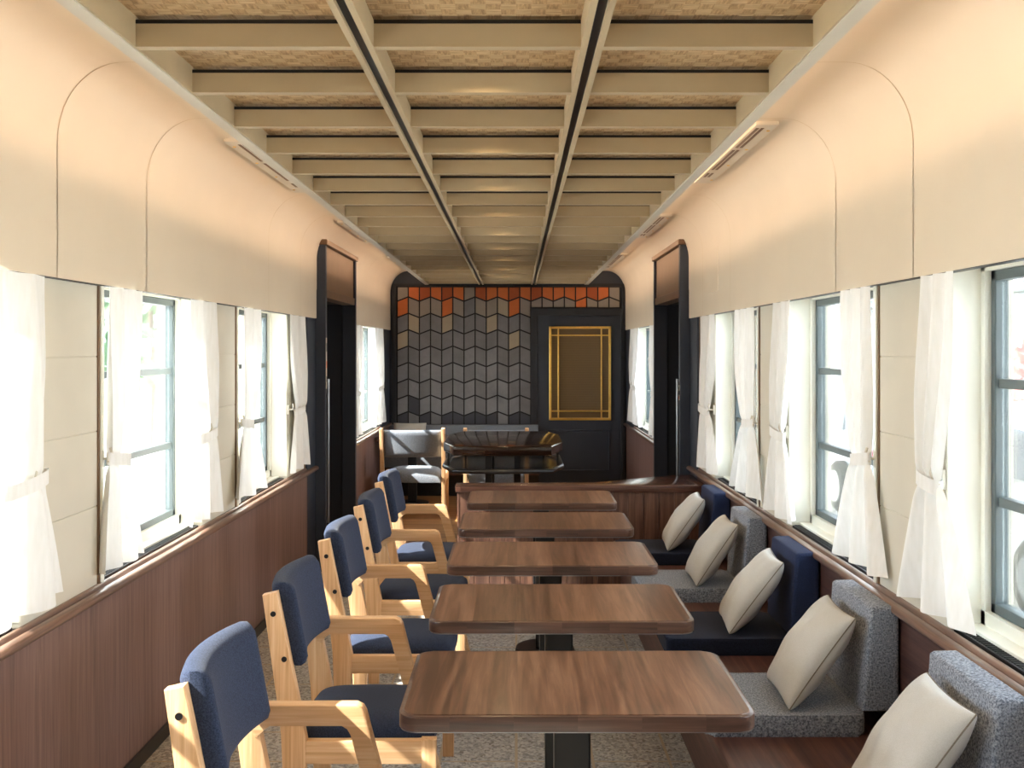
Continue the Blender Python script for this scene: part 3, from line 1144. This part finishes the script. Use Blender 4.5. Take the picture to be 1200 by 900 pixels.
# ------------------------------------------------------------------ partition with wedge counter
pt = thing('partition', 'low walnut plank partition with a counter cap widening towards the right wall', 'partition', (0, 0, 0))
PX0, PY = -.392, 6.60
bm = new_bm()
n = 16
wdt = (1.255 - PX0 - .01) / n
for i in range(n):
    a = PX0 + .01 + wdt * i
    box(bm, a + .0015, a + wdt - .0015, PY + .02, PY + .045, .0, .666, .002)
box(bm, PX0 + .012, 1.255, PY + .03, PY + .1, 0, .664)
finish('plank_front', bm, M['walnut_plank'], pt)
bm = new_bm(); box(bm, PX0, PX0 + .014, PY + .018, PY + .105, 0, .666, .003); finish('end_post', bm, M['walnut_plank'], pt)
bm = new_bm()
prism(bm, [(PX0 - .012, PY), (1.262, PY), (1.262, PY + .55), (1.16, PY + .55), (.53, PY + .12), (PX0 - .012, PY + .12)], 'z', .666, .716, .006, 2)
finish('counter_cap', bm, M['walnut_cap'], pt, smooth=35)
bm = new_bm(); box(bm, 1.0, 1.05, PY + .3, PY + .35, 0, .667); finish('support_leg', bm, M['black'], pt)

# ------------------------------------------------------------------ octagonal dark table
oc = thing('octagonal_table', 'dark polished octagonal table with a steel railed shelf behind the partition', 'table', (-.107, 8.42, 0))
def octo(hw, hl, cw, cl, bow=.0):
    return [(-cw, -hl - bow * .3), (0, -hl - bow), (cw, -hl - bow * .3), (hw, -cl), (hw, cl), (cw, hl), (-cw, hl), (-hw, cl), (-hw, -cl)]
bm = new_bm(); prism(bm, octo(.48, .70, .38, .36, .05), 'z', .794, .868, .008, 3); finish('table_top', bm, M['darkwood'], oc, smooth=35)
bm = new_bm(); prism(bm, octo(.45, .66, .36, .36), 'z', .648, .656); finish('shelf', bm, M['blackgloss'], oc)
bm = new_bm()
tube(bm, [(x, y, .672) for x, y in octo(.475, .69, .38, .36, .05)], .019, 10, True)
finish('shelf_rail', bm, M['darksteel'], oc, smooth=60)
for y in (-.45, .45):
    for x in (-.115, .115):
        bm = new_bm(); box(bm, x - .027, x + .027, y - .03, y + .03, .0, .80, .005); finish('leg', bm, M['black'], oc)
bm = new_bm(); box(bm, -.2, .2, -.6, .6, 0, .03, .006); finish('foot_plate', bm, M['black'], oc)
bm = new_bm()
for (x, y) in ((-.475, -.37), (.475, -.37), (.38, .69), (-.38, .69)):
    box(bm, x * .93 - .008, x * .93 + .008, y * .93 - .008, y * .93 + .008, .654, .80)
finish('shelf_bracket', bm, M['black'], oc)

# ------------------------------------------------------------------ far bench and tables
fb = thing('banquette', 'grey upholstered banquette along the tiled end wall', 'bench', (0, 0, 0))
bm = new_bm(); prism(bm, rrect(-1.45, .25, 11.30, 11.42, .02), 'z', .45, .755, .018, 3); finish('back_cushion', bm, M['greych'], fb, smooth=50)
bm = new_bm(); prism(bm, rrect(-1.45, .25, 10.86, 11.30, .02), 'z', .33, .44, .018, 3); finish('seat', bm, M['greych'], fb, smooth=50)
bm = new_bm(); box(bm, -1.45, .25, 10.88, 11.42, .24, .33, .004); finish('seat_base', bm, M['walnut_base'], fb)
bm = new_bm(); box(bm, -1.45, .25, 11.0, 11.42, 0, .24); finish('plinth', bm, M['black'], fb)
def small_table(x0, x1, label):
    t = thing('side_table', label, 'table', ((x0 + x1) / 2, 10.42, 0), group='small walnut tables at the banquette')
    w = (x1 - x0) / 2
    bm = new_bm(); prism(bm, rrect(-w, w, -.27, .27, .04), 'z', .665, .705, .004, 2); finish('table_top', bm, M['walnut_edge'], t, smooth=35)
    bm = new_bm(); box(bm, -.045, .045, -.035, .035, .02, .665, .005); finish('pedestal', bm, M['black'], t)
    bm = new_bm(); cyl(bm, (0, 0, 0), .17, .022, 'z', 36); finish('base_disc', bm, M['black'], t, smooth=35)
small_table(-1.44, -.73, 'small walnut table behind the left grey chair')
small_table(-.55, .16, 'small walnut table behind the octagonal table')
o = copy_tree(pil)
tag(o, 'beige pillow on the grey banquette at the end wall', 'pillow')
o.location = (-1.2, 11.19, .645); o.rotation_euler = (math.radians(66), 0, 0)

# ------------------------------------------------------------------ small notices at the doorways
def notice(name, s, y, z0, z1, bands, label):
    bm = new_bm()
    bxo(bm, s, .0985, .0952, y - .014, y + .014, z0, z1, 0, 0)
    for (a, b, mi) in bands:
        bxo(bm, s, .0992, .0985, y - .011, y + .011, a, b, 0, mi)
    return tag(finish(name, bm, [M['beam_edge'], TILE['o'], M['sash'], M['charcoal']]), label, 'notice')
notice('notice', -1, D0 + .012, 1.33, 1.70, ((1.60, 1.66, 2), (1.48, 1.53, 1), (1.38, 1.42, 2)), 'narrow pale paper notice on the left doorway jamb')
notice('sticker', 1, D0 + .018, 1.315, 1.355, ((1.325, 1.345, 2),), 'small pale sticker on the right doorway jamb, the upper one')
notice('sticker', 1, D0 + .018, 1.245, 1.285, ((1.255, 1.275, 1),), 'small orange sticker on the right doorway jamb, the lower one')

# ------------------------------------------------------------------ outside
def mk_ground():
    t = NT('pale paving')
    v = t.coords()
    f = t.noise(v, 1.5, 5)
    return t.set(t.ramp(f, [(.3, lin((196, 194, 188))), (.7, lin((220, 218, 212)))]), .9, 0, .2)
GZ = -.35
bm = new_bm(); box(bm, -40, 40, -20, 60, GZ - .1, GZ)
tag(finish('ground', bm, mk_ground()), 'pale paved ground outside the windows', 'ground', kind='structure')
M['carpaint'] = paint('white car paint', (226, 230, 234), .25, .02, coat=.5)
M['carglass'] = paint('dark car glass', (50, 60, 70), .1, .05)
M['red'] = paint('red paint', (196, 62, 52), .4)
M['leaf_red'] = paint('reddish leaves', (184, 96, 92), .8, .3, 30)
M['leaf'] = paint('green leaves', (96, 128, 92), .8, .3, 30)
M['facade'] = paint('pale facade', (150, 156, 160), .8, .05)
M['tail'] = paint('tail lamp red', (200, 40, 36), .3)

def make_car(label, x, y, rz):
    t = thing('car', label, 'car', (x, y, GZ), rz, 'parked cars outside the right windows')
    bm = new_bm()
    prof = [(-2.05, .30), (-2.1, .55), (-2.0, .82), (-1.75, .92), (-1.25, 1.42), (-.9, 1.5), (.5, 1.5), (.8, 1.42), (1.3, .98), (1.95, .86), (2.1, .65), (2.1, .32), (1.75, .22), (-1.8, .22)]
    prism(bm, prof, 'y', -.82, .82, .06, 3)
    for v in bm.verts:
        if v.co.z > .95: v.co.y *= 1 - .22 * (v.co.z - .95) / .55
    finish('body', bm, M['carpaint'], t, smooth=40)
    for k in (-1, 1):
        bm = new_bm()
        prism(bm, [(-1.2, .98), (-.95, 1.38), (-.15, 1.42), (-.15, .98)], 'y', k * .80, k * .70, 0)
        prism(bm, [(-.08, .98), (-.08, 1.42), (.48, 1.42), (1.05, 1.0)], 'y', k * .80, k * .70, 0)
        for v in bm.verts:
            f = 1 - .22 * max(0, v.co.z - .95) / .55
            v.co.y = v.co.y * f + k * .012
        finish('side_window', bm, M['carglass'], t)
        bm = new_bm(); box(bm, -2.12, -2.02, k * .62 - .12, k * .62 + .12, .68, .82, .01); finish('tail_lamp', bm, M['tail'], t)
        for wx_ in (-1.3, 1.3):
            bm = new_bm(); cyl(bm, (wx_, k * .84 - .09, .31), .31, .18, 'y', 28, bev=.03); wl = finish('wheel', bm, M['rubber'], t, smooth=35)
            bm = new_bm(); cyl(bm, (wx_, k * .84 + (.085 if k > 0 else -.1), .31), .19, .015, 'y', 24); finish('hub_cap', bm, M['steel'], wl, smooth=35)
    bm = new_bm()
    prism(bm, [(-1.74, .95), (-1.28, 1.38), (-1.31, 1.40), (-1.77, .97)], 'y', -.62, .62); prism(bm, [(.84, 1.38), (1.27, 1.0), (1.30, 1.02), (.87, 1.41)], 'y', -.62, .62)
    finish('windscreen', bm, M['carglass'], t)
make_car('white car parked outside the right window nearest the camera', 4.6, 8.4, PI / 2)
make_car('white car parked outside the second right window', 4.8, 13.4, PI / 2)
make_car('white car parked farthest along outside the right windows', 5.0, 19.0, PI / 2)

def shrub(x, y, h, w, mat, label, n=420, seed=1, z=GZ):
    rnd = random.Random(seed)
    t = thing('shrub', label, 'shrub', (x, y, z))
    bm = new_bm(); tube(bm, [(0, 0, 0), (.04, .02, h * .3), (-.03, 0, h * .6)], .05, 8); finish('trunk', bm, M['walnut_base'], t, smooth=40)
    bm = new_bm()
    for i in range(n):
        a, b, r = rnd.uniform(0, 2 * PI), rnd.uniform(-1, 1), rnd.uniform(.5, 1) ** .4
        q = math.sqrt(1 - b * b)
        c = Vector((w * r * q * math.cos(a), w * r * q * math.sin(a), h * .62 + h * .38 * r * b))
        d = Vector((rnd.uniform(-1, 1), rnd.uniform(-1, 1), rnd.uniform(-1, 1))).normalized()
        e = d.cross(Vector((rnd.uniform(-1, 1), rnd.uniform(-1, 1), .3))).normalized()
        s = w * .14
        vs = [bm.verts.new(c + d * s * p + e * s * r2) for p, r2 in ((-1, 0), (0, .5), (1, 0), (0, -.5))]
        bm.faces.new(vs)
    finish('foliage', bm, mat, t)
shrub(8.5, 15.5, 2.2, 1.3, M['leaf_red'], 'reddish shrub behind the parked cars on the right', seed=4)
shrub(-7.5, 20.5, 4.6, 1.8, M['leaf'], 'green tree outside the left windows', seed=6)

def building(x, y, w, d, h, label, seed):
    t = thing('building', label, 'building', (x, y, GZ))
    bm = new_bm(); box(bm, -w / 2, w / 2, -d / 2, d / 2, 0, h, .03); finish('wall', bm, M['facade'], t)
    bm = new_bm(); box(bm, -w / 2 - .3, w / 2 + .3, -d / 2 - .3, d / 2 + .3, h, h + .25, .03); finish('roof', bm, M['sash'], t)
    sx = -1 if x > 0 else 1
    for i in range(int(d / 2.2)):
        yy = -d / 2 + 1.2 + 2.2 * i
        bm = new_bm(); box(bm, sx * w / 2 - .06, sx * w / 2 + .06, yy - .5, yy + .5, 1.2, 2.5, .02); f = finish('window', bm, M['beam_edge'], t)
        bm = new_bm(); box(bm, sx * w / 2 - .07, sx * w / 2 + .07, yy - .42, yy + .42, 1.28, 2.42); finish('pane', bm, M['carglass'], f)
building(15.5, 30, 6, 16, 3.4, 'low pale building beyond the parked cars', 1)
building(-15, 46, 6, 14, 4.2, 'grey building beyond the left windows', 2)

# ------------------------------------------------------------------ lights
def look(o, direction):
    o.rotation_euler = Vector(direction).to_track_quat('-Z', 'Y').to_euler()
sd = bpy.data.lights.new('sun', 'SUN'); sd.energy = 34.0; sd.angle = math.radians(.6); sd.color = (1, .95, .86)
so = bpy.data.objects.new('sun', sd); COL.objects.link(so); so.location = (-10, -8, 12); look(so, (1, .30, -.90))
# warm strips in the cove on top of the edge beams
for s, x in ((-1, -1.012), (1, .794)):
    ld = bpy.data.lights.new('cove_strip', 'AREA'); ld.shape = 'RECTANGLE'; ld.size = .006; ld.size_y = 12.2
    ld.energy = 11.5; ld.color = (1, .67, .44)
    lo = bpy.data.objects.new('cove_strip', ld); COL.objects.link(lo)
    lo.location = (x, 5.2, 2.478 - .0051 * 5.2 + .012)
    lo.rotation_euler = (math.radians(-.29), 0, 0)
    d = Vector((s, 0, .05))
    lo.rotation_euler = d.to_track_quat('-Z', 'Y').to_euler()
    # keep the long side along the carriage
    zax = -d.normalized(); yax = Vector((0, 1, GSL)).normalized(); xax = yax.cross(zax).normalized(); yax = zax.cross(xax)
    lo.rotation_euler = Matrix((xax, yax, zax)).transposed().to_euler()
# downlights in the middle bay
for k in range(-3, 9):
    y = 3.04 + .905 * k - .16
    if y < .3 or y > 11: continue
    ld = bpy.data.lights.new('downlight', 'SPOT'); ld.energy = 6; ld.color = (1, .7, .38); ld.spot_size = math.radians(150); ld.spot_blend = .6; ld.shadow_soft_size = .03
    lo = bpy.data.objects.new('downlight', ld); COL.objects.link(lo)
    lo.location = (-.1, y, gz(y) + BH + .006)

# ------------------------------------------------------------------ world, camera, view
w = bpy.data.worlds.new('sky'); S.world = w; w.use_nodes = True
nt = w.node_tree; nt.nodes.clear()
bg = nt.nodes.new('ShaderNodeBackground'); ow = nt.nodes.new('ShaderNodeOutputWorld')
tc = nt.nodes.new('ShaderNodeTexCoord'); sp = nt.nodes.new('ShaderNodeSeparateXYZ'); rm = nt.nodes.new('ShaderNodeValToRGB')
nt.links.new(tc.outputs['Generated'], sp.inputs[0]); nt.links.new(sp.outputs['Z'], rm.inputs[0])
rm.color_ramp.elements[0].color = (.89, .95, 1, 1); rm.color_ramp.elements[1].color = (.72, .85, 1, 1)
nt.links.new(rm.outputs[0], bg.inputs[0]); bg.inputs[1].default_value = 7.2
nt.links.new(bg.outputs[0], ow.inputs[0])

cd = bpy.data.cameras.new('camera'); cd.sensor_width = 36; cd.lens = 1167.0 / 1200 * 36
cd.shift_x = -5 / 1200; cd.shift_y = -40 / 1200
cd.clip_start = .05; cd.clip_end = 200
co = bpy.data.objects.new('camera', cd); COL.objects.link(co)
co.location = (0, 0, EYE); co.rotation_euler = (PI / 2, 0, 0)
S.camera = co
S.view_settings.view_transform = 'Standard'
S.view_settings.look = 'None'
S.view_settings.gamma = 1
S.view_settings.use_curve_mapping = False
S.view_settings.exposure = 0.66
S.cycles.max_bounces = 10
S.cycles.diffuse_bounces = 6
S.cycles.sample_clamp_indirect = 6
